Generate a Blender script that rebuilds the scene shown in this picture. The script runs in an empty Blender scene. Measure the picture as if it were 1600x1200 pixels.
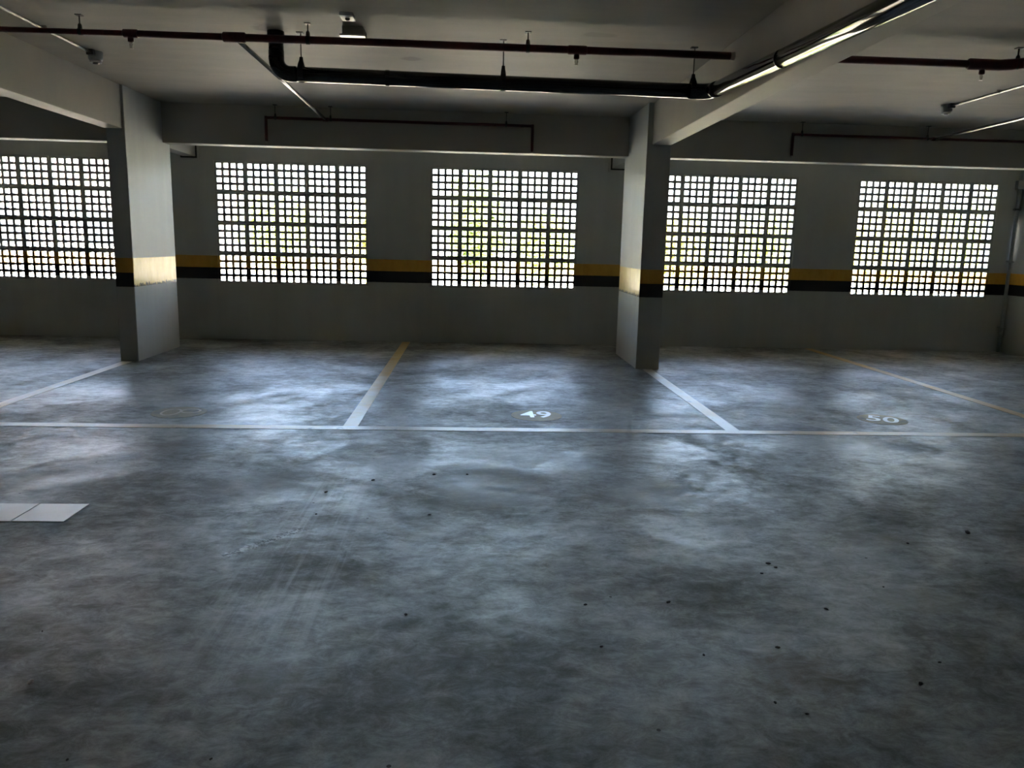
import bpy, bmesh, math, random
from mathutils import Vector, Matrix

S = bpy.context.scene
COL = S.collection
random.seed(7)

# ------------------------------------------------------------------ camera
cam_data = bpy.data.cameras.new('camera')
cam = bpy.data.objects.new('camera', cam_data)
COL.objects.link(cam)
S.camera = cam
YAW, PITCH, ROLL, FPX = 0.0551797, 0.1763032, 0.0237758, 1221.06
CAM = Vector((0.0, -10.527, 1.32))
fw = Vector((math.sin(YAW) * math.cos(PITCH), math.cos(YAW) * math.cos(PITCH), -math.sin(PITCH)))
rt = Vector((math.cos(YAW), -math.sin(YAW), 0.0))
up = rt.cross(fw)
r2 = math.cos(ROLL) * rt + math.sin(ROLL) * up
u2 = -math.sin(ROLL) * rt + math.cos(ROLL) * up
M3 = Matrix((r2, u2, -fw)).transposed()
cam.matrix_world = Matrix.Translation(CAM) @ M3.to_4x4()
cam_data.sensor_fit = 'HORIZONTAL'
cam_data.sensor_width = 36.0
cam_data.lens = FPX / 1600.0 * 36.0
cam_data.clip_start = 0.05
cam_data.clip_end = 500

# ------------------------------------------------------------------ sky, sun, exposure
world = bpy.data.worlds.new('sky')
S.world = world
world.use_nodes = True
wn = world.node_tree.nodes
wl = world.node_tree.links
wn.clear()
wo = wn.new('ShaderNodeOutputWorld')
bg = wn.new('ShaderNodeBackground')
sky = wn.new('ShaderNodeTexSky')
sky.sky_type = 'NISHITA'
sky.sun_disc = False
sky.sun_elevation = math.radians(52)
sky.sun_rotation = math.radians(165)
sky.air_density = 1.0
sky.dust_density = 5.0
sky.ozone_density = 1.0
bg.inputs['Strength'].default_value = 2.2
wl.new(sky.outputs[0], bg.inputs['Color'])
wl.new(bg.outputs[0], wo.inputs['Surface'])

sun_d = bpy.data.lights.new('sun', 'SUN')
sun_d.energy = 30.0
sun_d.angle = 0.0095
sun_d.color = (1.0, 0.93, 0.82)
sun = bpy.data.objects.new('sun', sun_d)
COL.objects.link(sun)
sun.rotation_euler = (math.radians(38), 0, math.radians(-14))   # high behind the building

S.view_settings.view_transform = 'Standard'
S.view_settings.look = 'None'
S.view_settings.exposure = 2.5
S.view_settings.gamma = 1.0
S.view_settings.use_curve_mapping = False
S.render.film_transparent = False

# ------------------------------------------------------------------ materials
def new_mat(name):
    m = bpy.data.materials.new(name)
    m.use_nodes = True
    n = m.node_tree.nodes
    b = n['Principled BSDF']
    return m, n, m.node_tree.links, b

def ramp(n, stops, interp='LINEAR'):
    r = n.new('ShaderNodeValToRGB')
    r.color_ramp.interpolation = interp
    e = r.color_ramp.elements
    while len(e) < len(stops):
        e.new(0.5)
    for i, (p, c) in enumerate(stops):
        e[i].position = p
        e[i].color = (*c, 1) if len(c) == 3 else c
    return r

def noise(n, l, vec, scale, detail=5, rough=0.55, dist=0.0):
    t = n.new('ShaderNodeTexNoise')
    t.inputs['Scale'].default_value = scale
    t.inputs['Detail'].default_value = detail
    t.inputs['Roughness'].default_value = rough
    t.inputs['Distortion'].default_value = dist
    l.new(vec, t.inputs['Vector'])
    return t.outputs['Fac']

def mapping(n, l, vec, scale=(1, 1, 1), loc=(0, 0, 0), rot=(0, 0, 0)):
    m = n.new('ShaderNodeMapping')
    m.inputs['Scale'].default_value = scale
    m.inputs['Location'].default_value = loc
    m.inputs['Rotation'].default_value = rot
    l.new(vec, m.inputs['Vector'])
    return m.outputs[0]

def math_n(n, l, op, a, b=None, c=None, clamp=False):
    m = n.new('ShaderNodeMath')
    m.operation = op
    m.use_clamp = clamp
    for i, v in enumerate((a, b, c)):
        if v is None:
            continue
        if isinstance(v, (int, float)):
            m.inputs[i].default_value = v
        else:
            l.new(v, m.inputs[i])
    return m.outputs[0]

def mix(n, l, fac, a, b, mode='MIX'):
    m = n.new('ShaderNodeMix')
    m.data_type = 'RGBA'
    m.blend_type = mode
    for sock, v in ((m.inputs[0], fac), (m.inputs[6], a), (m.inputs[7], b)):
        if isinstance(v, (int, float)):
            sock.default_value = v
        elif isinstance(v, tuple):
            sock.default_value = (*v, 1)
        else:
            l.new(v, sock)
    return m.outputs[2]

def bump(n, l, b, h, strength=0.2, dist=0.01):
    bp = n.new('ShaderNodeBump')
    bp.inputs['Strength'].default_value = strength
    bp.inputs['Distance'].default_value = dist
    l.new(h, bp.inputs['Height'])
    l.new(bp.outputs[0], b.inputs['Normal'])

def smooth(n, l, v, lo, hi):
    m = n.new('ShaderNodeMapRange')
    m.interpolation_type = 'SMOOTHSTEP'
    l.new(v, m.inputs[0])
    m.inputs[1].default_value = lo
    m.inputs[2].default_value = hi
    return m.outputs[0]

BAND_LO, BAND_MID, BAND_HI = 0.79, 0.937, 1.09

def wall_mat(name, base, side=False, rough=0.55):
    """grey wall paint with the yellow and black safety stripe painted round at bumper height"""
    m, n, l, b = new_mat(name)
    g = n.new('ShaderNodeNewGeometry')
    pos = g.outputs['Position']
    sep = n.new('ShaderNodeSeparateXYZ')
    l.new(pos, sep.inputs[0])
    z = sep.outputs[2]
    big = noise(n, l, pos, 1.3, 4)
    streak = noise(n, l, mapping(n, l, pos, (6, 6, 0.5)), 1.0, 4)
    f = math_n(n, l, 'ADD', math_n(n, l, 'MULTIPLY', big, 0.6), math_n(n, l, 'MULTIPLY', streak, 0.4))
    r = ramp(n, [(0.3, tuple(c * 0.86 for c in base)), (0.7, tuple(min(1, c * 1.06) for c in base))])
    l.new(f, r.inputs[0])
    col = r.outputs[0]
    fine = noise(n, l, pos, 60, 3)
    edge = math_n(n, l, 'ADD', z, math_n(n, l, 'MULTIPLY', math_n(n, l, 'SUBTRACT', fine, 0.5), 0.006))
    yel_n = noise(n, l, mapping(n, l, pos, (10, 10, 4)), 1.0, 5, 0.65)
    ye = ramp(n, [(0.3, (0.56, 0.30, 0.03)), (0.7, (0.68, 0.40, 0.06))])
    l.new(yel_n, ye.inputs[0])
    in_band = math_n(n, l, 'MULTIPLY', math_n(n, l, 'GREATER_THAN', edge, BAND_LO), math_n(n, l, 'LESS_THAN', edge, BAND_HI))
    if side:
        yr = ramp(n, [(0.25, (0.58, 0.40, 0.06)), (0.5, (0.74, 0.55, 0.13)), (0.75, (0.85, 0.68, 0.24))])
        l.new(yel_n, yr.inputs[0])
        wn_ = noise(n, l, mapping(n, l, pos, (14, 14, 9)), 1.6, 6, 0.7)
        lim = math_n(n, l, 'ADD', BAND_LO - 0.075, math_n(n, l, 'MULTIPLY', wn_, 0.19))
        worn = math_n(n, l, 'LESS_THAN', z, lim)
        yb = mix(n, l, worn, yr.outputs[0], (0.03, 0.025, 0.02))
    else:
        low = math_n(n, l, 'LESS_THAN', edge, BAND_MID)
        yb = mix(n, l, low, ye.outputs[0], (0.012, 0.012, 0.014))
    col = mix(n, l, in_band, col, yb)
    l.new(col, b.inputs['Base Color'])
    rr = math_n(n, l, 'SUBTRACT', rough, math_n(n, l, 'MULTIPLY', in_band, rough - (0.28 if side else 0.45)))
    l.new(rr, b.inputs['Roughness'])
    bump(n, l, b, noise(n, l, pos, 40, 4), 0.10, 0.004)
    return m

def plaster(name, base, rough=0.7, stain=0.2, sc=0.7, spots=()):
    m, n, l, b = new_mat(name)
    g = n.new('ShaderNodeNewGeometry')
    pos = g.outputs['Position']
    f = math_n(n, l, 'ADD', math_n(n, l, 'MULTIPLY', noise(n, l, pos, sc, 5, 0.6), 0.65),
               math_n(n, l, 'MULTIPLY', noise(n, l, mapping(n, l, pos, (0.6, 3.0, 1)), 1.6, 4), 0.35))
    r = ramp(n, [(0.3, tuple(c * (1 - stain) for c in base)), (0.68, tuple(min(1, c * (1 + stain * .35)) for c in base))])
    l.new(f, r.inputs[0])
    col = r.outputs[0]
    for (cx, cy, rx, ry, amt) in spots:
        sp = n.new('ShaderNodeSeparateXYZ')
        l.new(pos, sp.inputs[0])
        ax = math_n(n, l, 'DIVIDE', math_n(n, l, 'SUBTRACT', sp.outputs[0], cx), rx)
        ay = math_n(n, l, 'DIVIDE', math_n(n, l, 'SUBTRACT', sp.outputs[1], cy), ry)
        d = math_n(n, l, 'SQRT', math_n(n, l, 'ADD', math_n(n, l, 'MULTIPLY', ax, ax), math_n(n, l, 'MULTIPLY', ay, ay)))
        d = math_n(n, l, 'ADD', d, math_n(n, l, 'MULTIPLY', math_n(n, l, 'SUBTRACT', noise(n, l, pos, 7, 4), 0.5), 1.6))
        k = math_n(n, l, 'MULTIPLY', math_n(n, l, 'SUBTRACT', 1.0, smooth(n, l, d, 0.6, 1.1)), amt)
        col = mix(n, l, k, col, (0.16, 0.15, 0.125))
    l.new(col, b.inputs['Base Color'])
    b.inputs['Roughness'].default_value = rough
    bump(n, l, b, noise(n, l, pos, 30, 4), 0.12, 0.004)
    return m

def plain(name, col, rough=0.5, metal=0.0, var=0.15, sc=20):
    m, n, l, b = new_mat(name)
    tc = n.new('ShaderNodeNewGeometry')
    f = noise(n, l, tc.outputs['Position'], sc, 4)
    r = ramp(n, [(0.3, tuple(c * (1 - var) for c in col)), (0.7, tuple(min(1, c * (1 + var)) for c in col))])
    l.new(f, r.inputs[0])
    l.new(r.outputs[0], b.inputs['Base Color'])
    b.inputs['Roughness'].default_value = rough
    b.inputs['Metallic'].default_value = metal
    return m

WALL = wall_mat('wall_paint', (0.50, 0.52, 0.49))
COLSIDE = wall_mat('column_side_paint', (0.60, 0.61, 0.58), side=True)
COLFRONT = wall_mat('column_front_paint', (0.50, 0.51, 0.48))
BEAM = plaster('beam_paint', (0.47, 0.445, 0.385), 0.6, 0.12)
CEIL = plaster('ceiling_paint', (0.45, 0.425, 0.365), 0.65, 0.24, 0.7, ((-1.47, -4.45, 0.17, 0.13, 0.6), (-0.52, -3.65, 0.10, 0.07, 0.55), (0.88, -4.6, 0.14, 0.07, 0.3)))
DARKGAP = plain('dark_gap', (0.02, 0.02, 0.02), 0.8)
BLACKPIPE = plain('black_pipe', (0.008, 0.008, 0.009), 0.10)
STRAP = plain('dark_strap', (0.03, 0.03, 0.03), 0.5, 0.3)
REDPIPE = plain('red_pipe', (0.075, 0.006, 0.006), 0.35, 0.0, 0.25)
STEEL = plain('galvanised_steel', (0.45, 0.44, 0.42), 0.25, 0.9)
ROD = plain('dark_rod', (0.05, 0.045, 0.04), 0.45, 0.6)
GREYBOX = plain('grey_plastic', (0.42, 0.42, 0.40), 0.35)
WHITEPL = plain('white_plastic', (0.85, 0.85, 0.83), 0.18, 0, 0.03)
LENS = plain('grey_diffuser', (0.60, 0.59, 0.57), 0.35)
LAMPBODY = plain('dark_lamp_body', (0.36, 0.35, 0.32), 0.5)
DARKPL = plain('dark_plastic', (0.03, 0.03, 0.03), 0.4)
BRASS = plain('sprinkler_metal', (0.50, 0.46, 0.38), 0.3, 0.9)
CONDUIT = plain('grey_conduit', (0.34, 0.35, 0.35), 0.35)
CRUMB = plain('dark_crumb', (0.03, 0.027, 0.022), 0.8)
STONE = plain('pale_stone', (0.40, 0.38, 0.33), 0.8)

def floor_mat():
    m, n, l, b = new_mat('polished_concrete')
    g = n.new('ShaderNodeNewGeometry')
    pos = g.outputs['Position']
    sep = n.new('ShaderNodeSeparateXYZ')
    l.new(pos, sep.inputs[0])
    X, Y = sep.outputs[0], sep.outputs[1]
    n1 = noise(n, l, pos, 0.55, 6, 0.6, 0.6)
    n2 = noise(n, l, mapping(n, l, pos, (1, 1, 1), (7.3, 2.1, 0)), 1.7, 7, 0.65, 0.4)
    n3 = noise(n, l, mapping(n, l, pos, (1.0, 3.0, 1), (3, 9, 0), (0, 0, 0.5)), 3.0, 6, 0.7)
    fine = noise(n, l, pos, 38, 5, 0.7)
    f = math_n(n, l, 'ADD', math_n(n, l, 'MULTIPLY', n1, 0.46), math_n(n, l, 'MULTIPLY', n2, 0.40))
    f = math_n(n, l, 'ADD', f, math_n(n, l, 'MULTIPLY', n3, 0.12))
    f = math_n(n, l, 'ADD', f, math_n(n, l, 'MULTIPLY', fine, 0.09))
    n6 = noise(n, l, mapping(n, l, pos, (1, 1.5, 1), (2, 6, 1)), 9.0, 10, 0.82, 0.5)
    f = math_n(n, l, 'ADD', f, math_n(n, l, 'MULTIPLY', math_n(n, l, 'SUBTRACT', n6, 0.5), 0.38))
    r = ramp(n, [(0.39, (0.10, 0.097, 0.080)), (0.47, (0.165, 0.17, 0.152)), (0.53, (0.24, 0.25, 0.232)), (0.59, (0.36, 0.375, 0.355)), (0.68, (0.58, 0.60, 0.58))])
    l.new(f, r.inputs[0])
    col = r.outputs[0]
    # brown oily blotches
    n4 = noise(n, l, mapping(n, l, pos, (1, 1, 1), (11, 4, 2)), 1.1, 5, 0.6, 0.3)
    blot = smooth(n, l, n4, 0.58, 0.72)
    col = mix(n, l, math_n(n, l, 'MULTIPLY', blot, 0.45), col, (0.12, 0.105, 0.08))
    # tyre streaks running away from the camera
    st = noise(n, l, mapping(n, l, pos, (26, 0.7, 1)), 1.0, 3, 0.6)
    dx = math_n(n, l, 'ABSOLUTE', math_n(n, l, 'ADD', X, 0.72))
    lane = math_n(n, l, 'SUBTRACT', 1.0, smooth(n, l, dx, 0.10, 0.34))
    dy = math_n(n, l, 'ABSOLUTE', math_n(n, l, 'ADD', Y, 7.3))
    lane = math_n(n, l, 'MULTIPLY', lane, math_n(n, l, 'SUBTRACT', 1.0, smooth(n, l, dy, 0.6, 1.5)))
    stl = math_n(n, l, 'MULTIPLY', smooth(n, l, st, 0.50, 0.66), lane)
    std = math_n(n, l, 'MULTIPLY', smooth(n, l, math_n(n, l, 'SUBTRACT', 1.0, st), 0.52, 0.68), lane)
    col = mix(n, l, math_n(n, l, 'MULTIPLY', stl, 0.35), col, (0.52, 0.53, 0.52))
    col = mix(n, l, math_n(n, l, 'MULTIPLY', std, 0.35), col, (0.10, 0.095, 0.08))
    # round ghost stains and rust mark
    def disc(cx, cy, rad, soft, c, amt, sy=1.0):
        ddx = math_n(n, l, 'SUBTRACT', X, cx)
        ddy = math_n(n, l, 'MULTIPLY', math_n(n, l, 'SUBTRACT', Y, cy), sy)
        d = math_n(n, l, 'SQRT', math_n(n, l, 'ADD', math_n(n, l, 'MULTIPLY', ddx, ddx), math_n(n, l, 'MULTIPLY', ddy, ddy)))
        d = math_n(n, l, 'ADD', d, math_n(n, l, 'MULTIPLY', math_n(n, l, 'ADD', math_n(n, l, 'SUBTRACT', n2, 0.5), math_n(n, l, 'SUBTRACT', n6, 0.5)), rad * 0.9))
        k = math_n(n, l, 'MULTIPLY', math_n(n, l, 'SUBTRACT', 1.0, smooth(n, l, d, rad - soft, rad + soft)), amt)
        return mix(n, l, k, col, c)
    col = disc(-0.96, -5.55, 0.14, 0.02, (0.11, 0.10, 0.085), 0.6)
    col = disc(-0.57, -5.64, 0.035, 0.01, (0.07, 0.07, 0.065), 0.7)
    col = disc(-2.0, -5.75, 0.22, 0.06, (0.14, 0.13, 0.11), 0.5)
    col = disc(-0.35, -6.75, 0.30, 0.15, (0.12, 0.12, 0.095), 0.55)
    col = disc(-0.05, -6.35, 0.30, 0.12, (0.14, 0.125, 0.11), 0.5, 1.6)
    col = disc(0.70, -5.95, 0.16, 0.08, (0.10, 0.105, 0.09), 0.5, 2.2)
    col = disc(1.05, -8.30, 0.14, 0.08, (0.16, 0.105, 0.06), 0.6)
    col = disc(-0.60, -8.32, 0.13, 0.06, (0.12, 0.095, 0.07), 0.6)
    col = disc(-0.20, -8.35, 0.10, 0.05, (0.12, 0.10, 0.075), 0.5, 0.6)
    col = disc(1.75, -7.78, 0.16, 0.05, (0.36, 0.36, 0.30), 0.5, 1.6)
    # paler patches mixed into the floor colour at set spots
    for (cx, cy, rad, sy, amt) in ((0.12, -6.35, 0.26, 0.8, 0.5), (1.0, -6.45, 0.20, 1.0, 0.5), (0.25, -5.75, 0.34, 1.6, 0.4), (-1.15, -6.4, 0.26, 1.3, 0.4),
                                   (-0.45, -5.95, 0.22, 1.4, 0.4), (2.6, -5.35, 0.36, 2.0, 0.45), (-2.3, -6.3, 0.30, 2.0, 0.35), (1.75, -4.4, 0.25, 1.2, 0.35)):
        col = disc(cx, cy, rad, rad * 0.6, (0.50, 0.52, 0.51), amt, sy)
    # crumbled strip of peeled topping
    ax, ay, bx_, by_ = -0.76, -7.03, -1.02, -7.36
    L = math.hypot(bx_ - ax, by_ - ay)
    ux, uy = (bx_ - ax) / L, (by_ - ay) / L
    px = math_n(n, l, 'SUBTRACT', X, ax)
    py = math_n(n, l, 'SUBTRACT', Y, ay)
    t = math_n(n, l, 'ADD', math_n(n, l, 'MULTIPLY', px, ux), math_n(n, l, 'MULTIPLY', py, uy))
    q = math_n(n, l, 'ABSOLUTE', math_n(n, l, 'ADD', math_n(n, l, 'MULTIPLY', px, -uy), math_n(n, l, 'MULTIPLY', py, ux)))
    seg = math_n(n, l, 'MULTIPLY', math_n(n, l, 'MULTIPLY', math_n(n, l, 'GREATER_THAN', t, 0.0), math_n(n, l, 'LESS_THAN', t, L)),
                 math_n(n, l, 'SUBTRACT', 1.0, smooth(n, l, q, 0.012, 0.045)))
    crk = math_n(n, l, 'MULTIPLY', seg, smooth(n, l, noise(n, l, pos, 45, 4, 0.7), 0.48, 0.56))
    col = mix(n, l, crk, col, (0.03, 0.03, 0.026))
    # sparse tiny pits
    v = n.new('ShaderNodeTexVoronoi')
    v.inputs['Scale'].default_value = 5.5
    l.new(pos, v.inputs['Vector'])
    pit = math_n(n, l, 'LESS_THAN', v.outputs['Distance'], 0.035)
    pick = math_n(n, l, 'GREATER_THAN', n2, 0.52)
    col = mix(n, l, math_n(n, l, 'MULTIPLY', pit, pick), col, (0.04, 0.038, 0.033))
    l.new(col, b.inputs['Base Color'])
    n5 = noise(n, l, mapping(n, l, pos, (1, 1, 1), (5, 1, 8)), 1.2, 7, 0.68, 0.5)
    rr = ramp(n, [(0.40, (0.66,) * 3), (0.48, (0.52,) * 3), (0.54, (0.40,) * 3), (0.62, (0.30,) * 3)])
    l.new(math_n(n, l, 'ADD', math_n(n, l, 'MULTIPLY', n5, 0.68), math_n(n, l, 'MULTIPLY', n6, 0.32)), rr.inputs[0])
    l.new(rr.outputs[0], b.inputs['Roughness'])
    b.inputs['IOR'].default_value = 1.5
    # dusty areas are matt, polished ones keep their sheen
    dust = math_n(n, l, 'ADD', math_n(n, l, 'MULTIPLY', n2, 0.5), math_n(n, l, 'MULTIPLY', n6, 0.5))
    sl = ramp(n, [(0.43, (0.12,) * 3), (0.50, (0.38,) * 3), (0.57, (0.75,) * 3)])
    l.new(dust, sl.inputs[0])
    l.new(sl.outputs[0], b.inputs['Specular IOR Level'])
    h = math_n(n, l, 'ADD', math_n(n, l, 'MULTIPLY', n6, 0.6), math_n(n, l, 'MULTIPLY', fine, 0.4))
    h = math_n(n, l, 'SUBTRACT', h, math_n(n, l, 'MULTIPLY', crk, 0.6))
    bump(n, l, b, h, 0.22, 0.012)
    return m
FLOOR = floor_mat()

def paint_mat(name, c1, c2, wear_lo=0.36, wear_hi=0.44, rough=0.4, sc=5.0):
    """road paint, worn through in patches to the concrete below"""
    m, n, l, b = new_mat(name)
    g = n.new('ShaderNodeNewGeometry')
    pos = g.outputs['Position']
    f = noise(n, l, pos, 1.1, 4, 0.6)
    r = ramp(n, [(0.42, c1), (0.58, c2)])
    l.new(f, r.inputs[0])
    w = smooth(n, l, noise(n, l, pos, sc, 7, 0.75), wear_lo, wear_hi)
    col = mix(n, l, w, (0.24, 0.24, 0.22), r.outputs[0])
    l.new(col, b.inputs['Base Color'])
    b.inputs['Roughness'].default_value = rough
    return m
LINE = paint_mat('line_paint', (0.68, 0.52, 0.28), (0.72, 0.68, 0.60), 0.30, 0.42)
LINE_Y = paint_mat('yellow_line_paint', (0.60, 0.37, 0.06), (0.68, 0.54, 0.30), 0.28, 0.40)
DASH = paint_mat('dash_paint', (0.76, 0.68, 0.58), (0.88, 0.85, 0.79), 0.22, 0.36, 0.32)
DISC = paint_mat('faded_yellow_paint', (0.42, 0.35, 0.20), (0.42, 0.38, 0.26), 0.34, 0.52, 0.6, 7.0)
WHITEPAINT = paint_mat('white_paint', (0.90, 0.90, 0.86), (0.92, 0.92, 0.90), 0.22, 0.32, 0.35, 12.0)

# ------------------------------------------------------------------ mesh helpers
def obj(name, bm, mats, parent=None, smooth_=False, loc=None):
    me = bpy.data.meshes.new(name)
    bmesh.ops.recalc_face_normals(bm, faces=bm.faces[:])
    bm.to_mesh(me)
    bm.free()
    if not isinstance(mats, (list, tuple)):
        mats = [mats]
    for m in mats:
        me.materials.append(m)
    if smooth_:
        for p in me.polygons:
            p.use_smooth = True
    o = bpy.data.objects.new(name, me)
    COL.objects.link(o)
    if loc:
        o.location = loc
    if parent:
        o.parent = parent
        o.matrix_parent_inverse = Matrix.Translation(-Vector(parent.location))
    return o

def thing(name, label, cat, loc=(0, 0, 0), group=None):
    o = bpy.data.objects.new(name, None)
    COL.objects.link(o)
    o.location = loc
    o.empty_display_size = 0.1
    o['label'] = label
    o['category'] = cat
    if group:
        o['group'] = group
    return o

def tag(o, label, cat, group=None):
    o['label'] = label
    o['category'] = cat
    if group:
        o['group'] = group
    return o

def struct(o, label=None):
    o['kind'] = 'structure'
    if label:
        o['label'] = label
    return o

def add_box(bm, lo, hi, bev=0.0):
    vs = [bm.verts.new((x, y, z)) for x in (lo[0], hi[0]) for y in (lo[1], hi[1]) for z in (lo[2], hi[2])]
    idx = [(0, 1, 3, 2), (4, 6, 7, 5), (0, 4, 5, 1), (2, 3, 7, 6), (0, 2, 6, 4), (1, 5, 7, 3)]
    fs = [bm.faces.new([vs[i] for i in f]) for f in idx]
    if bev > 0:
        es = list({e for f in fs for e in f.edges})
        bmesh.ops.bevel(bm, geom=es, offset=bev, segments=2, affect='EDGES', profile=0.6)
    return fs

def box(name, lo, hi, mat, parent=None, bev=0.0):
    bm = bmesh.new()
    add_box(bm, lo, hi, bev)
    return obj(name, bm, mat, parent)

def add_tube(bm, pts, r, seg=16, caps=True):
    """tube along a polyline, radius r or one radius per point"""
    pts = [Vector(p) for p in pts]
    rs = r if isinstance(r, (list, tuple)) else [r] * len(pts)
    rings = []
    prev = None
    for i, p in enumerate(pts):
        if i == 0:
            t = pts[1] - pts[0]
        elif i == len(pts) - 1:
            t = pts[-1] - pts[-2]
        else:
            t = (pts[i + 1] - p).normalized() + (p - pts[i - 1]).normalized()
        t.normalize()
        if prev is None:
            a = Vector((0, 0, 1)) if abs(t.z) < 0.9 else Vector((1, 0, 0))
            nrm = (a - t * a.dot(t)).normalized()
        else:
            nrm = (prev - t * prev.dot(t)).normalized()
        prev = nrm
        bi = t.cross(nrm)
        rings.append([bm.verts.new(p + (nrm * math.cos(k * 2 * math.pi / seg) + bi * math.sin(k * 2 * math.pi / seg)) * rs[i]) for k in range(seg)])
    for a, b_ in zip(rings[:-1], rings[1:]):
        for k in range(seg):
            bm.faces.new((a[k], a[(k + 1) % seg], b_[(k + 1) % seg], b_[k]))
    if caps:
        bm.faces.new(rings[0])
        bm.faces.new(rings[-1])

def tube(name, pts, r, mat, parent=None, seg=16, smooth_=True):
    bm = bmesh.new()
    add_tube(bm, pts, r, seg)
    o = obj(name, bm, mat, parent)
    if smooth_:
        for p in o.data.polygons:
            p.use_smooth = len(p.vertices) == 4
    return o

def arc(center, v1, v2, rad, n=7):
    """quarter bend: from center+v1*rad to center+v2*rad"""
    c = Vector(center)
    v1, v2 = Vector(v1), Vector(v2)
    return [c + (v1 * math.cos(k / n * math.pi / 2) + v2 * math.sin(k / n * math.pi / 2)) * rad for k in range(n + 1)]

# ------------------------------------------------------------------ the setting
CZ = 2.815                 # ceiling height
XL, XR = -13.0, 7.45       # side walls
YB = -17.0                 # wall behind the camera
WT = 0.15
P_ = 0.39                  # hollow block size
WZ0 = 0.735
WZ1 = WZ0 + 4 * P_
WX = [-6.532, -3.31, -0.545, 2.395, 5.18, -9.40, -12.25]      # left edges of the block screens; the last two lie left of the picture

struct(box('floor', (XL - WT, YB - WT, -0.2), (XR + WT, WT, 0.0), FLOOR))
struct(box('ceiling', (XL - WT, YB - WT, CZ), (XR + WT, WT, CZ + 0.22), CEIL))
bm = bmesh.new()
add_box(bm, (XL, 0, 0), (XR, WT, WZ0))
add_box(bm, (XL, 0, WZ1), (XR, WT, CZ))
edges = [XL] + [e for x in sorted(WX) for e in (x, x + 5 * P_)] + [XR]
for a, b_ in zip(edges[0::2], edges[1::2]):
    add_box(bm, (a, 0, WZ0), (b_, WT, WZ1))
struct(obj('wall_back', bm, WALL))
struct(box('wall_right', (XR, YB, 0), (XR + WT, WT, CZ), WALL))
struct(box('wall_left', (XL - WT, YB, 0), (XL, WT, CZ), WALL))
struct(box('wall_front', (XL, YB - WT, 0), (XR, YB, CZ), WALL))

# hollow block: 4 x 4 square holes, front edges chamfered so the joints read as grooves
def block_mesh():
    h, g, m = 0.0590, 0.0315, 0.02975
    xs = [0.0, 0.004]
    x = m
    cells = []
    for k in range(4):
        xs += [x, x + h]
        cells.append(len(xs) - 2)
        x += h + g
    xs += [P_ - 0.004, P_]
    N = len(xs)
    bm = bmesh.new()
    T = 0.065
    def dep(i, j):
        return 0.005 if i in (0, N - 1) or j in (0, N - 1) else 0.0
    F = [[bm.verts.new((xs[i], dep(i, j), xs[j])) for j in range(N)] for i in range(N)]
    B = [[bm.verts.new((xs[i], T, xs[j])) for j in range(N)] for i in range(N)]
    hole = {(i, j) for i in cells for j in cells}
    for i in range(N - 1):
        for j in range(N - 1):
            if (i, j) in hole:
                a = [(i, j), (i + 1, j), (i + 1, j + 1), (i, j + 1)]
                for (p, q), (r_, s_) in zip(a, a[1:] + a[:1]):
                    bm.faces.new((F[p][q], F[r_][s_], B[r_][s_], B[p][q]))
            else:
                bm.faces.new((F[i][j], F[i + 1][j], F[i + 1][j + 1], F[i][j + 1]))
                bm.faces.new((B[i][j], B[i][j + 1], B[i + 1][j + 1], B[i + 1][j]))
    for i in range(N - 1):
        for (a, b_) in (((i, 0), (i + 1, 0)), ((i, N - 1), (i + 1, N - 1)), ((0, i), (0, i + 1)), ((N - 1, i), (N - 1, i + 1))):
            bm.faces.new((F[a[0]][a[1]], F[b_[0]][b_[1]], B[b_[0]][b_[1]], B[a[0]][a[1]]))
    bmesh.ops.recalc_face_normals(bm, faces=bm.faces[:])
    me = bpy.data.meshes.new('hollow_block')
    bm.to_mesh(me)
    bm.free()
    me.materials.append(WALL)
    return me
BLOCK = block_mesh()
for k, x0 in enumerate(WX):
    w = bpy.data.objects.new('window_%d' % (k + 1), None)
    COL.objects.link(w)
    w.location = (x0, 0.0, WZ0)
    w['kind'] = 'structure'
    for i in range(5):
        for j in range(4):
            o = bpy.data.objects.new('hollow_block', BLOCK)
            COL.objects.link(o)
            o.parent = w
            o.location = (i * P_, 0.003 + random.uniform(0, 0.004), j * P_)

# thin raised plaster border round the fourth screen
bm = bmesh.new()
fx0, fx1, fz0, fz1, wd = WX[3] - 0.055, WX[3] + 5 * P_ + 0.055, WZ0 - 0.06, WZ1 + 0.03, 0.05
add_box(bm, (fx0, -0.006, fz1 - 0.03), (fx1, 0.0, fz1))
add_box(bm, (fx0, -0.006, fz0), (fx1, 0.0, fz0 + wd))
add_box(bm, (fx1 - wd, -0.006, fz0 + wd), (fx1, 0.0, fz1 - 0.03))
add_box(bm, (fx0, -0.006, fz0 + wd), (fx0 + wd, 0.0, fz1 - 0.03))
struct(obj('trim_1', bm, WALL))

# ------------------------------------------------------------------ columns and beams
def column(x0, x1, y0, y1, label):
    bm = bmesh.new()
    add_box(bm, (x0, y0, 0), (x1, y1, CZ), 0.008)
    bm.normal_update()
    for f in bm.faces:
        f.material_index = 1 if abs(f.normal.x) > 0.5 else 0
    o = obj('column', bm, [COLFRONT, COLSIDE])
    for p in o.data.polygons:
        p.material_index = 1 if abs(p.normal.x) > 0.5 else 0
    tag(o, label, 'column')
LX0, LX1 = -3.72, -3.53
RX0, RX1 = 1.83, 2.09
CY0, CY1 = -2.07, -0.87
column(LX0, LX1, CY0, CY1, 'grey column with yellow stripe beside the leftmost block window')
column(RX0, RX1, CY0, CY1, 'grey column with yellow stripe partly hiding the fourth block window')

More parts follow.
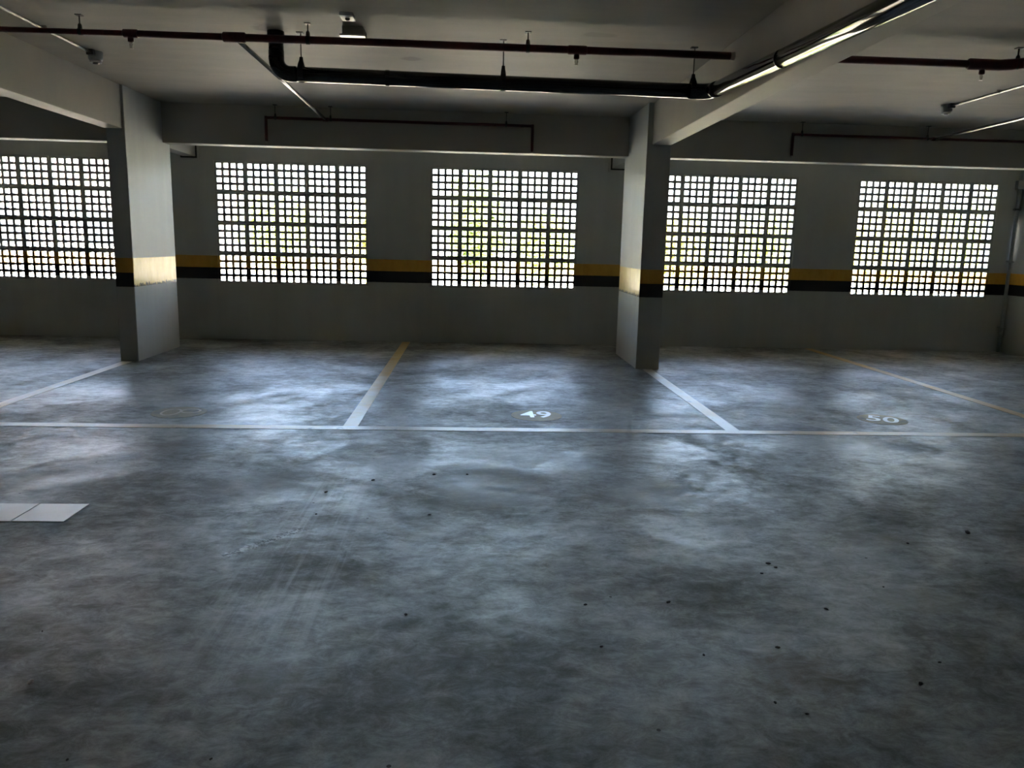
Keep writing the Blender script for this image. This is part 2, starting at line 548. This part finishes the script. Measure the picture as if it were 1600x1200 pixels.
BB = 2.39      # underside of the long beams
def beam(lo, hi, label):
    o = box('concrete_beam', lo, hi, BEAM, None, 0.008)
    tag(o, label, 'beam')
    return o
LB0, LB1, RB0, RB1 = -3.745, -3.555, 1.885, 2.085
beam((LB0, YB, BB), (LB1, CY0, CZ), 'long ceiling beam running from the left column towards the viewer')
beam((RB0, YB, BB), (RB1, CY0, CZ), 'long ceiling beam from the right column, black drain pipe alongside')
WB0, WB1, WBZ = -1.09, -0.89, 2.372
beam((XL, WB0, WBZ), (LX0, WB1, CZ), 'cross beam above the leftmost window, left of the left column')
beam((LX1, WB0, WBZ), (RX0, WB1, CZ), 'cross beam spanning between the two columns above two windows')
beam((RX1, WB0, WBZ), (XR, WB1, CZ), 'cross beam right of the right column above two windows')
def stub(x0, x1, xin, label):
    t = thing('short_beam', label, 'beam', (0.5 * (x0 + x1), -0.4, 2.335))
    box('beam_body', (x0, CY1, 2.335), (x1, -0.012, CZ), BEAM, t, 0.004)
    bm = bmesh.new()
    add_box(bm, (x0 - 0.02, -0.012, 2.315), (x1 + 0.02, 0.0, CZ))
    obj('dark_joint', bm, DARKGAP, t)  # black strip standing in for the dark gap round the beam's end
    s = 1 if xin > 0 else -1
    bm = bmesh.new()
    xa, xb = (x1 + 0.02, x1 + 0.045) if s > 0 else (x0 - 0.045, x0 - 0.02)
    add_box(bm, (xa, -0.02, 2.29), (xb, 0.0, CZ))
    add_box(bm, (x0 - 0.045 if s < 0 else x0 - 0.02, -0.02, 2.29), (x1 + 0.045 if s > 0 else x1 + 0.02, 0.0, 2.315))
    obj('plaster_edge', bm, WALL, t)
stub(LX0 + 0.02, LX1, 1, 'short beam tying the left column to the window wall')
stub(RX0, RX1 - 0.02, -1, 'short beam tying the right column to the window wall')

# ------------------------------------------------------------------ painted floor markings
FY = -5.02
def line(name, lo, hi, mat, label, cat='line marking'):
    o = box(name, (lo[0], lo[1], 0.0), (hi[0], hi[1], 0.0025), mat)
    tag(o, label, cat)
lw = 0.052
line('painted_line', (-8.5, FY - lw), (XR, FY + lw), LINE, 'long pale line across the front of all the bays')
line('painted_line', (-3.64 - lw, FY + lw), (-3.64 + lw, CY0 - 0.03), LINE, 'pale bay line running to the foot of the left column')
line('painted_line', (-0.855 - lw, FY + lw), (-0.855 + lw, -0.03), LINE_Y, 'bay line between the columns, yellow near the wall')
line('painted_line', (1.955 - lw, FY + lw), (1.955 + lw, CY0 - 0.03), LINE, 'pale bay line running to the foot of the right column')
line('painted_line', (4.665 - lw, FY + lw), (4.665 + lw, -0.03), LINE_Y, 'thin yellow bay line at far right crossing to the wall')
d = thing('painted_dash', 'wide whitish painted dash cut off by the left picture edge', 'line marking', (-2.6, -6.835, 0))
box('dash_piece', (-2.113, -6.955, 0), (-1.88, -6.705, 0.003), DASH, d)
box('dash_piece', (-3.2, -6.955, 0), (-2.121, -6.705, 0.003), DASH, d)

def disc_mark(name, cx, cy, rad, label, txt=None, rot=0.0, size=0.3, dx=0.0, dy=0.0):
    t = thing(name, label, 'floor number' if txt else 'floor mark', (cx, cy, 0))
    bm = bmesh.new()
    ring = [bm.verts.new((cx + rad * math.cos(a), cy + rad * math.sin(a), z)) for z in (0.0, 0.002) for a in [k * math.tau / 32 for k in range(32)]]
    bm.faces.new(ring[32:])
    bm.faces.new(ring[:32][::-1])
    for k in range(32):
        bm.faces.new((ring[k], ring[(k + 1) % 32], ring[32 + (k + 1) % 32], ring[32 + k]))
    obj('faded_disc', bm, DISC, t)
    if txt:
        cu = bpy.data.curves.new('digits', 'FONT')
        cu.body = txt
        cu.size = size
        cu.align_x = 'CENTER'
        cu.align_y = 'CENTER'
        cu.extrude = 0.0006
        cu.offset = 0.004
        tmp = bpy.data.objects.new('digits_tmp', cu)
        COL.objects.link(tmp)
        dg = bpy.context.evaluated_depsgraph_get()
        me = bpy.data.meshes.new_from_object(tmp.evaluated_get(dg))
        bpy.data.objects.remove(tmp)
        me.materials.clear()
        me.materials.append(WHITEPAINT)
        o = bpy.data.objects.new('digits', me)
        COL.objects.link(o)
        o.parent = t
        o.location = (dx, dy, 0.0032)
        o.scale = (1.0, 1.25, 1.0)
        o.rotation_euler = (0, 0, rot)
        o['label'] = 'white painted number ' + txt
    else:
        bm = bmesh.new()
        k_ = 24
        for (ox, oy, rx, ry) in ((-0.06, 0.0, 0.055, 0.10), (0.07, 0.05, 0.06, 0.06)):
            a_ = [[bm.verts.new((cx + ox + (rx + w_) * math.cos(q * math.tau / k_), cy + oy + (ry + w_) * math.sin(q * math.tau / k_), 0.0028)) for q in range(k_)] for w_ in (0, 0.018)]
            for q in range(k_):
                bm.faces.new((a_[0][q], a_[0][(q + 1) % k_], a_[1][(q + 1) % k_], a_[1][q]))
        o = obj('worn_strokes', bm, LINE, t)
disc_mark('bay_number', 0.53, -4.53, 0.20, 'faded yellow disc with white number 49 on the floor', '49', 0.0, 0.25, 0.0, 0.02)
disc_mark('bay_number', 3.33, -4.53, 0.19, 'faded disc with white number 50 on the floor', '50', math.radians(-28), 0.25, 0.0, 0.0)
disc_mark('worn_floor_disc', -2.21, -4.57, 0.20, 'worn beige painted disc without readable number')

# ------------------------------------------------------------------ sprinkler pipework
def hanger(parent, x, y, zpipe, rp, r=0.005, tear=0.03, w=0.013):
    h = box('hanger_plate', (x - 0.022, y - 0.022, CZ - 0.006), (x + 0.022, y + 0.022, CZ), ROD, parent)
    bm = bmesh.new()
    add_tube(bm, [(x, y, CZ - 0.006), (x, y, zpipe + rp + tear)], r, 10)
    obj('rod', bm, ROD, h).matrix_parent_inverse = Matrix.Identity(4)
    bm = bmesh.new()
    add_tube(bm, [(x, y, zpipe + rp + tear + 0.004), (x, y, zpipe + rp + tear - 0.004), (x, y, zpipe + rp - 0.002)], [w * 0.55, w, w * 1.25], 10)
    # ring round the pipe
    seg = 20
    rings = []
    for xx in (x - w, x + w):
        rings.append([bm.verts.new((xx, y + (rp + 0.003) * math.cos(q * math.tau / seg), zpipe + (rp + 0.003) * math.sin(q * math.tau / seg))) for q in range(seg)])
    for q in range(seg):
        bm.faces.new((rings[0][q], rings[0][(q + 1) % seg], rings[1][(q + 1) % seg], rings[1][q]))
    obj('clamp', bm, ROD, h).matrix_parent_inverse = Matrix.Identity(4)

def sprinkler(parent, x, y, z):
    """pendent head below the pipe: socket, frame arms, deflector"""
    h = tube('sprinkler_head', [(x, y, z), (x, y, z - 0.028), (x, y, z - 0.034)], [0.021, 0.021, 0.013], REDPIPE, parent, 12)
    bm = bmesh.new()
    for s in (-1, 1):
        add_tube(bm, [(x + 0.006 * s, y, z - 0.032), (x + 0.011 * s, y, z - 0.05), (x + 0.003 * s, y, z - 0.07)], 0.003, 6)
    add_tube(bm, [(x, y, z - 0.034), (x, y, z - 0.068)], 0.0035, 8)
    add_tube(bm, [(x, y, z - 0.070), (x, y, z - 0.074)], [0.014, 0.014], 14)
    obj('deflector', bm, BRASS, h).matrix_parent_inverse = Matrix.Identity(4)

RY, RZ = -4.615, 2.705
n_ = thing('sprinkler_pipework', 'dark red sprinkler pipes hung below the ceiling left of the right beam', 'pipe', (-0.8, RY, RZ))
tube('thin_pipe', [(LB1, RY, RZ - 0.005), (-2.42, RY, RZ)], 0.0185, REDPIPE, n_)
tube('main_pipe', [(-2.36, RY, RZ), (-1.74, RY, RZ)], 0.0235, REDPIPE, n_)
tube('main_pipe', [(-1.62, RY, RZ), (0.70, RY, RZ), (RB0 - 0.03, RY, RZ)], 0.027, REDPIPE, n_)
tube('end_ring', [(RB0 - 0.03, RY, RZ), (RB0, RY, RZ)], 0.029, GREYBOX, n_)
tube('coupling', [(-2.44, RY, RZ), (-2.435, RY, RZ), (-2.345, RY, RZ), (-2.34, RY, RZ)], [0.022, 0.029, 0.029, 0.025], REDPIPE, n_)
tube('coupling', [(-1.76, RY, RZ), (-1.752, RY, RZ), (-1.608, RY, RZ), (-1.60, RY, RZ)], [0.027, 0.035, 0.035, 0.028], REDPIPE, n_)
tube('coupling', [(0.67, RY, RZ), (0.678, RY, RZ), (0.80, RY, RZ), (0.808, RY, RZ)], [0.028, 0.032, 0.032, 0.028], REDPIPE, n_)
sprinkler(n_, -2.39, RY, RZ - 0.026)
sprinkler(n_, 0.735, RY, RZ - 0.030)
for x in (-2.73, -1.17, 0.383):
    hanger(n_, x, RY, RZ, 0.02 if x < -2 else 0.027)
FYP, FZP = -1.155, 2.672
BX = -1.675
tube('branch_pipe', [(BX, RY + 0.03, RZ), (BX, FYP - 0.015, FZP)], 0.0165, STEEL, n_)
tube('far_pipe', [(-2.345, FYP, FZP - 0.012), (-2.345 + 0.02, FYP, FZP), (0.665, FYP, FZP), (0.685, FYP, FZP - 0.012)], 0.0165, REDPIPE, n_)
for x, zb in ((-2.345, 2.415), (0.685, 2.385)):
    dp = tube('drop_pipe', [(x, FYP, FZP + 0.0165), (x, FYP, zb)], 0.0165, REDPIPE, n_)
    bm = bmesh.new()
    add_tube(bm, [(x, FYP, zb), (x, FYP, zb - 0.012), (x, FYP, zb - 0.014), (x, FYP, zb - 0.018)], [0.012, 0.008, 0.013, 0.013], 12)
    obj('nozzle', bm, BRASS, dp).matrix_parent_inverse = Matrix.Identity(4)
tube('coupling', [(BX - 0.035, FYP, FZP), (BX + 0.035, FYP, FZP)], 0.022, REDPIPE, n_)
for x in (-2.24, -1.62, 0.38):
    hanger(n_, x, FYP, FZP, 0.0165, 0.004, 0.028, 0.010)

n2_ = thing('sprinkler_pipework', 'dark red sprinkler pipes hung below the ceiling right of the right beam', 'pipe', (3.7, RY, RZ))
RY2 = -4.64
tube('main_pipe', [(RB1, RY2, RZ), (3.66, RY2, RZ)], 0.027, REDPIPE, n2_)
tube('coupling', [(3.62, RY2, RZ), (3.63, RY2, RZ), (3.86, RY2, RZ), (3.93, RY2 - 0.03, RZ), (3.99, RY2 - 0.09, RZ)], [0.030, 0.040, 0.040, 0.040, 0.037], REDPIPE, n2_)
tube('angled_pipe', [(3.96, RY2 - 0.06, RZ), (4.9, RY2 - 1.0, RZ), (5.4, RY2 - 1.5, RZ)], 0.031, REDPIPE, n2_)
sprinkler(n2_, 3.735, RY2, RZ - 0.038)
hanger(n2_, 3.955, RY2 - 0.06, RZ, 0.036, 0.006, 0.02)
BX2 = 5.47
tube('branch_pipe', [(BX2, RY2 - 1.5, RZ), (BX2, FYP - 0.015, FZP)], 0.0165, STEEL, n2_)
tube('coupling', [(5.36, RY2 - 1.46, RZ), (BX2 + 0.03, RY2 - 1.57, RZ)], 0.036, REDPIPE, n2_)
tube('far_pipe', [(3.755, FYP, FZP - 0.012), (3.775, FYP, FZP), (7.2, FYP, FZP)], 0.0165, REDPIPE, n2_)
dp = tube('drop_pipe', [(3.755, FYP, FZP + 0.0165), (3.755, FYP, 2.43)], 0.0165, REDPIPE, n2_)
bm = bmesh.new()
add_tube(bm, [(3.755, FYP, 2.43), (3.755, FYP, 2.418), (3.755, FYP, 2.416), (3.755, FYP, 2.412)], [0.012, 0.008, 0.013, 0.013], 12)
obj('nozzle', bm, BRASS, dp).matrix_parent_inverse = Matrix.Identity(4)
tube('coupling', [(BX2 - 0.035, FYP, FZP), (BX2 + 0.035, FYP, FZP)], 0.022, REDPIPE, n2_)
for x in (3.86, 5.38):
    hanger(n2_, x, FYP, FZP, 0.0165, 0.004, 0.028, 0.010)

# ------------------------------------------------------------------ black drain pipe
DY = -4.365
r_ = 0.054
DX0, DX1 = -1.452, 1.805
za, zb = 2.523, 2.500
dr = thing('drain_pipe', 'thick black drain pipe hung across the ceiling and along the right beam', 'pipe', (0, DY, 2.5))
tube('riser', [(DX0, DY, CZ), (DX0, DY, za + 0.10)], r_, BLACKPIPE, dr, 24)
tube('socket', [(DX0, DY, CZ), (DX0, DY, CZ - 0.03), (DX0, DY, CZ - 0.036)], [0.062, 0.062, 0.055], BLACKPIPE, dr, 24)
tube('elbow', [(DX0, DY, za + 0.16)] + arc((DX0 + 0.10, DY, za + 0.10), (-1, 0, 0), (0, 0, -1), 0.10, 8) + [(DX0 + 0.14, DY, za)], 0.0565, BLACKPIPE, dr, 24)
tube('cross_run', [(DX0 + 0.12, DY, za), (DX1 - 0.10, DY, zb)], r_, BLACKPIPE, dr, 24)
tube('collar', [(-0.66, DY, za - 0.005), (-0.652, DY, za - 0.005), (-0.63, DY, za - 0.005), (-0.622, DY, za - 0.005)], [0.054, 0.0575, 0.0575, 0.054], BLACKPIPE, dr, 24)
tube('elbow', [(DX1 - 0.17, DY, zb)] + arc((DX1 - 0.09, DY - 0.09, zb), (0, 1, 0), (1, 0, 0), 0.09, 8) + [(DX1, DY - 0.16, zb - 0.006)], 0.0575, BLACKPIPE, dr, 24)
tube('long_run', [(DX1, DY - 0.12, zb - 0.004), (DX1 + 0.01, -7.06, 2.375), (DX1 + 0.01, -12.0, 2.20)], r_, BLACKPIPE, dr, 28)
tube('collar', [(DX1 + 0.004, -5.75, 2.4347), (DX1 + 0.004, -5.765, 2.434)], 0.0556, BLACKPIPE, dr, 24)
def drain_hanger(x, y, zc):
    h = box('hanger_plate', (x - 0.03, y - 0.02, CZ - 0.006), (x + 0.02, y + 0.02, CZ), ROD, dr)
    bm = bmesh.new()
    add_tube(bm, [(x, y, CZ - 0.006), (x, y, zc + 0.115)], 0.004, 8)
    obj('rod', bm, ROD, h).matrix_parent_inverse = Matrix.Identity(4)
    bm = bmesh.new()
    # tapered strap: narrow at the rod, wide where it wraps the pipe
    for s in (-1, 1):
        prof = [(0.115, 0.005, 0.012), (0.10, 0.008, 0.014), (0.055, 0.045, 0.019), (0.0, 0.0575, 0.02), (-0.03, 0.0495, 0.02), (-0.0575, 0.0, 0.02)]
        prev = None
        for (dz, dyy, hw) in prof:
            cur = [bm.verts.new((x - hw, y + s * dyy, zc + dz)), bm.verts.new((x + hw, y + s * dyy, zc + dz))]
            if prev:
                bm.faces.new((prev[0], prev[1], cur[1], cur[0]))
            prev = cur
    add_box(bm, (x - 0.012, y - 0.007, zc + 0.095), (x + 0.012, y + 0.007, zc + 0.122))
    obj('strap', bm, STRAP, h).matrix_parent_inverse = Matrix.Identity(4)
for x in (-1.272, 0.219, 1.66):
    drain_hanger(x, DY, za + (zb - za) * (x - DX0) / (DX1 - DX0))

# ------------------------------------------------------------------ conduits, sensors, lamps
def ceiling_sensor(x, y, label):
    t = thing('ceiling_sensor', label, 'sensor', (x, y, CZ))
    box('mounting_box', (x - 0.028, y - 0.105, CZ - 0.045), (x + 0.028, y - 0.06, CZ), DARKPL, t, 0.004)
    tube('sensor_body', [(x, y, CZ), (x, y, CZ - 0.055), (x, y, CZ - 0.07), (x, y, CZ - 0.078)], [0.058, 0.056, 0.05, 0.036], GREYBOX, t, 24)
    tube('sensor_ring', [(x, y, CZ - 0.074), (x, y, CZ - 0.09)], [0.046, 0.044], WHITEPL, t, 24)
    tube('sensor_cap', [(x, y, CZ - 0.086), (x, y, CZ - 0.098)], [0.028, 0.02], DARKPL, t, 20)
    return t
def ceiling_conduit(x, y0, y1, label):
    t = thing('metal_conduit', label, 'conduit', (x, y1, CZ))
    tube('conduit_tube', [(x, y0, CZ - 0.022), (x, y1, CZ - 0.022)], 0.0125, STEEL, t, 14)
    for k in range(int((y1 - y0) / 1.5)):
        yy = y1 - 0.7 - 1.5 * k
        box('clip', (x - 0.022, yy - 0.01, CZ - 0.036), (x + 0.022, yy + 0.01, CZ - 0.002), STEEL, t)
ceiling_conduit(-3.14, -14.0, -3.595, 'thin steel conduit on the ceiling at top left')
ceiling_sensor(-3.14, -3.49, 'small round ceiling sensor near the left beam')
ceiling_conduit(4.785, -14.0, -2.585, 'thin steel conduit on the ceiling at right')
ceiling_sensor(4.785, -2.48, 'small round ceiling sensor right of the right beam')

t = thing('motion_detector', 'small white ceiling box with a dark round eye', 'detector', (-0.855, -4.865, CZ))
box('housing', (-0.90, -4.94, CZ - 0.022), (-0.81, -4.79, CZ), WHITEPL, t, 0.004)
tube('eye', [(-0.855, -4.865, CZ - 0.02), (-0.855, -4.865, CZ - 0.03), (-0.855, -4.865, CZ - 0.034)], [0.017, 0.015, 0.008], DARKPL, t, 16)
t = thing('ceiling_lamp', 'square ceiling lamp with white frame and grey diffuser, switched off', 'lamp', (-0.86, -4.5, CZ))
box('lamp_body', (-0.935, -4.60, CZ - 0.06), (-0.785, -4.40, CZ), LAMPBODY, t, 0.006)
bm = bmesh.new()
zf = CZ - 0.06
for lo, hi in (((-0.948, -4.625), (-0.772, -4.58)), ((-0.948, -4.42), (-0.772, -4.375)), ((-0.948, -4.58), (-0.926, -4.42)), ((-0.794, -4.58), (-0.772, -4.42))):
    add_box(bm, (lo[0], lo[1], zf - 0.012), (hi[0], hi[1], zf))
obj('lamp_frame', bm, WHITEPL, t)
box('diffuser', (-0.926, -4.58, zf - 0.008), (-0.794, -4.42, zf), LENS, t)

t = thing('wall_conduit', 'grey conduit pipe with junction box in the right corner', 'conduit', (7.39, -0.03, 0))
tube('conduit_tube', [(7.39, -0.03, 0.0), (7.39, -0.03, 2.22)], 0.0225, CONDUIT, t, 16)
box('junction_box', (7.335, -0.07, 2.22), (7.445, 0.0, 2.33), CONDUIT, t, 0.006)
tube('conduit_tube', [(7.39, -0.03, 2.33), (7.39, -0.03, CZ)], 0.0225, CONDUIT, t, 16)
for z in (0.35, 1.25, 1.95):
    box('clip', (7.35, -0.055, z - 0.012), (7.43, 0.0, z + 0.012), CONDUIT, t, 0.003)

# ------------------------------------------------------------------ crumbs on the floor
crumbs = [(2.408, -7.063, .020), (1.347, -7.856, .010), (-0.217, -7.891, .009), (0.762, -7.796, .011), (0.454, -8.123, .008),
          (1.285, -7.434, .012), (1.303, -7.474, .010), (2.034, -7.196, .010), (1.418, -8.363, .012), (1.555, -8.236, .008),
          (-1.01, -8.68, .006), (-0.649, -8.685, .006), (0.918, -8.456, .007), (0.991, -8.512, .007), (-0.006, -6.151, .010),
          (-0.198, -6.156, .010), (-0.532, -6.276, .014), (-0.754, -6.498, .012), (-0.739, -6.837, .009), (-0.188, -6.838, .010),
          (0.786, -8.18, .007), (1.67, -7.662, .007), (-1.425, -8.006, .005), (0.445, -7.817, .008), (1.051, -8.137, .010), (1.221, -7.533, .009)]
def crumb(x, y, s, mat):
    bm = bmesh.new()
    bmesh.ops.create_icosphere(bm, subdivisions=1, radius=1.0)
    for v in bm.verts:
        v.co *= random.uniform(0.75, 1.2)
        v.co = Vector((v.co.x * s * 1.2, v.co.y * s * random.uniform(0.6, 0.9), v.co.z * s * 0.45))
    zmin = min(v.co.z for v in bm.verts)
    for v in bm.verts:
        v.co.z -= zmin
    o = obj('floor_crumb', bm, mat, None, False, (x, y, 0))
    o.rotation_euler[2] = random.uniform(0, 6.28)
    return o
for (x, y, s) in crumbs:
    tag(crumb(x, y, s * 0.85, CRUMB), 'tiny dark crumb of dirt lying on the concrete floor', 'crumb', 'dark crumbs scattered on the floor')
o = crumb(-1.292, -8.323, 0.013, STONE)
o.name = 'pebble'
tag(o, 'small pale pebble on the floor near the lower left corner', 'pebble')

# ------------------------------------------------------------------ outside, seen through the hollow blocks
GRASS = plaster('sunlit_ground', (0.42, 0.38, 0.27), 0.9, 0.3)
HOUSEW = plain('house_wall', (0.70, 0.60, 0.52), 0.8, 0, 0.06, 2)
ROOFT = plain('roof_tile', (0.34, 0.25, 0.21), 0.8)
BARK = plain('bark', (0.18, 0.13, 0.09), 0.9)
GLASS = plain('dark_glass', (0.05, 0.06, 0.07), 0.1)
def leaf_mat(name, c):
    m, n, l, b = new_mat(name)
    g = n.new('ShaderNodeNewGeometry')
    f = noise(n, l, g.outputs['Position'], 2.5, 3)
    r = ramp(n, [(0.35, tuple(k * 0.7 for k in c)), (0.65, tuple(min(1, k * 1.25) for k in c))])
    l.new(f, r.inputs[0])
    l.new(r.outputs[0], b.inputs['Base Color'])
    b.inputs['Roughness'].default_value = 0.5
    return m
LEAFS = [leaf_mat('leaf_a', (0.20, 0.26, 0.04)), leaf_mat('leaf_b', (0.13, 0.19, 0.035)), leaf_mat('leaf_c', (0.30, 0.30, 0.05))]
bm = bmesh.new()
add_box(bm, (-70, WT, -0.25), (70, 110, -0.05))
struct(obj('ground', bm, GRASS))

def tree(x, y, h, rad, k, label):
    t = thing('leafy_tree', label, 'tree', (x, y, -0.05), 'trees outside the block windows')
    tube('trunk', [(x, y, -0.05), (x + 0.05, y, h * 0.45), (x - 0.03, y + 0.05, h * 0.8)], [0.11, 0.08, 0.03], BARK, t, 8)
    bm = bmesh.new()
    for _ in range(1500):
        u = random.uniform(-1, 1)
        a = random.uniform(0, math.tau)
        rr = random.random() ** 0.45
        s = math.sqrt(1 - u * u)
        lump = 0.8 + 0.25 * math.sin(3 * a + x) * math.cos(4 * u + y)
        c = Vector((x + rad * rr * lump * s * math.cos(a), y + rad * rr * lump * s * math.sin(a), h * 0.56 + h * 0.47 * rr * lump * u))
        d1 = Vector((random.gauss(0, 1), random.gauss(0, 1), random.gauss(0, 0.5))).normalized()
        d2 = d1.cross(Vector((random.gauss(0, 1), random.gauss(0, 1), random.gauss(0, 1)))).normalized()
        sz = random.uniform(0.07, 0.13)
        bm.faces.new([bm.verts.new(c + d1 * sz), bm.verts.new(c + d2 * sz * 0.45), bm.verts.new(c - d1 * sz), bm.verts.new(c - d2 * sz * 0.45)])
    f = obj('foliage', bm, LEAFS[k], t)
    f['kind'] = 'stuff'
for (x, y, h, rad, k, lab) in [
        (-4.6, 8.5, 2.7, 1.1, 0, 'low green tree outside the second window from the left'),
        (-2.4, 9.5, 2.4, 1.0, 2, 'yellow-green shrub-like tree outside, seen at the right of the second window'),
        (0.1, 6.0, 2.9, 0.8, 1, 'darker green tree outside the left half of the middle window'),
        (1.7, 8.0, 2.3, 1.0, 0, 'green tree outside the right half of the middle window'),
        (4.6, 7.0, 2.2, 1.0, 2, 'yellow-green tree outside the fourth window beside the right column'),
        (7.4, 9.0, 2.4, 1.2, 0, 'green tree outside the right part of the fourth window'),
        (9.3, 6.5, 2.6, 1.2, 2, 'yellow-green tree outside the left part of the rightmost window'),
        (12.3, 8.5, 2.9, 1.3, 0, 'green tree outside the right part of the rightmost window')]:
    tree(x, y, h, rad, k, lab)

t = thing('neighbour_house', 'pinkish house with tiled roof outside the leftmost window', 'house', (-13, 15, -0.05))
box('house_wall', (-18, 13, -0.05), (-8.5, 19, 2.9), HOUSEW, t)
bm = bmesh.new()
vs = [bm.verts.new(c) for c in ((-18.4, 12.6, 2.9), (-8.1, 12.6, 2.9), (-8.1, 19.4, 2.9), (-18.4, 19.4, 2.9), (-18.4, 16, 4.3), (-8.1, 16, 4.3))]
for f in ((0, 1, 5, 4), (2, 3, 4, 5), (1, 2, 5), (3, 0, 4), (0, 3, 2, 1)):
    bm.faces.new([vs[i] for i in f])
obj('roof', bm, ROOFT, t)
for x in (-16.2, -13.4, -10.6):
    w = box('house_window', (x - 0.6, 12.96, 0.9), (x + 0.6, 13.0, 2.1), WHITEPL, t)
    bm = bmesh.new()
    add_box(bm, (x - 0.5, 12.95, 1.0), (x + 0.5, 12.96, 2.0))
    obj('pane', bm, GLASS, w).matrix_parent_inverse = Matrix.Identity(4)
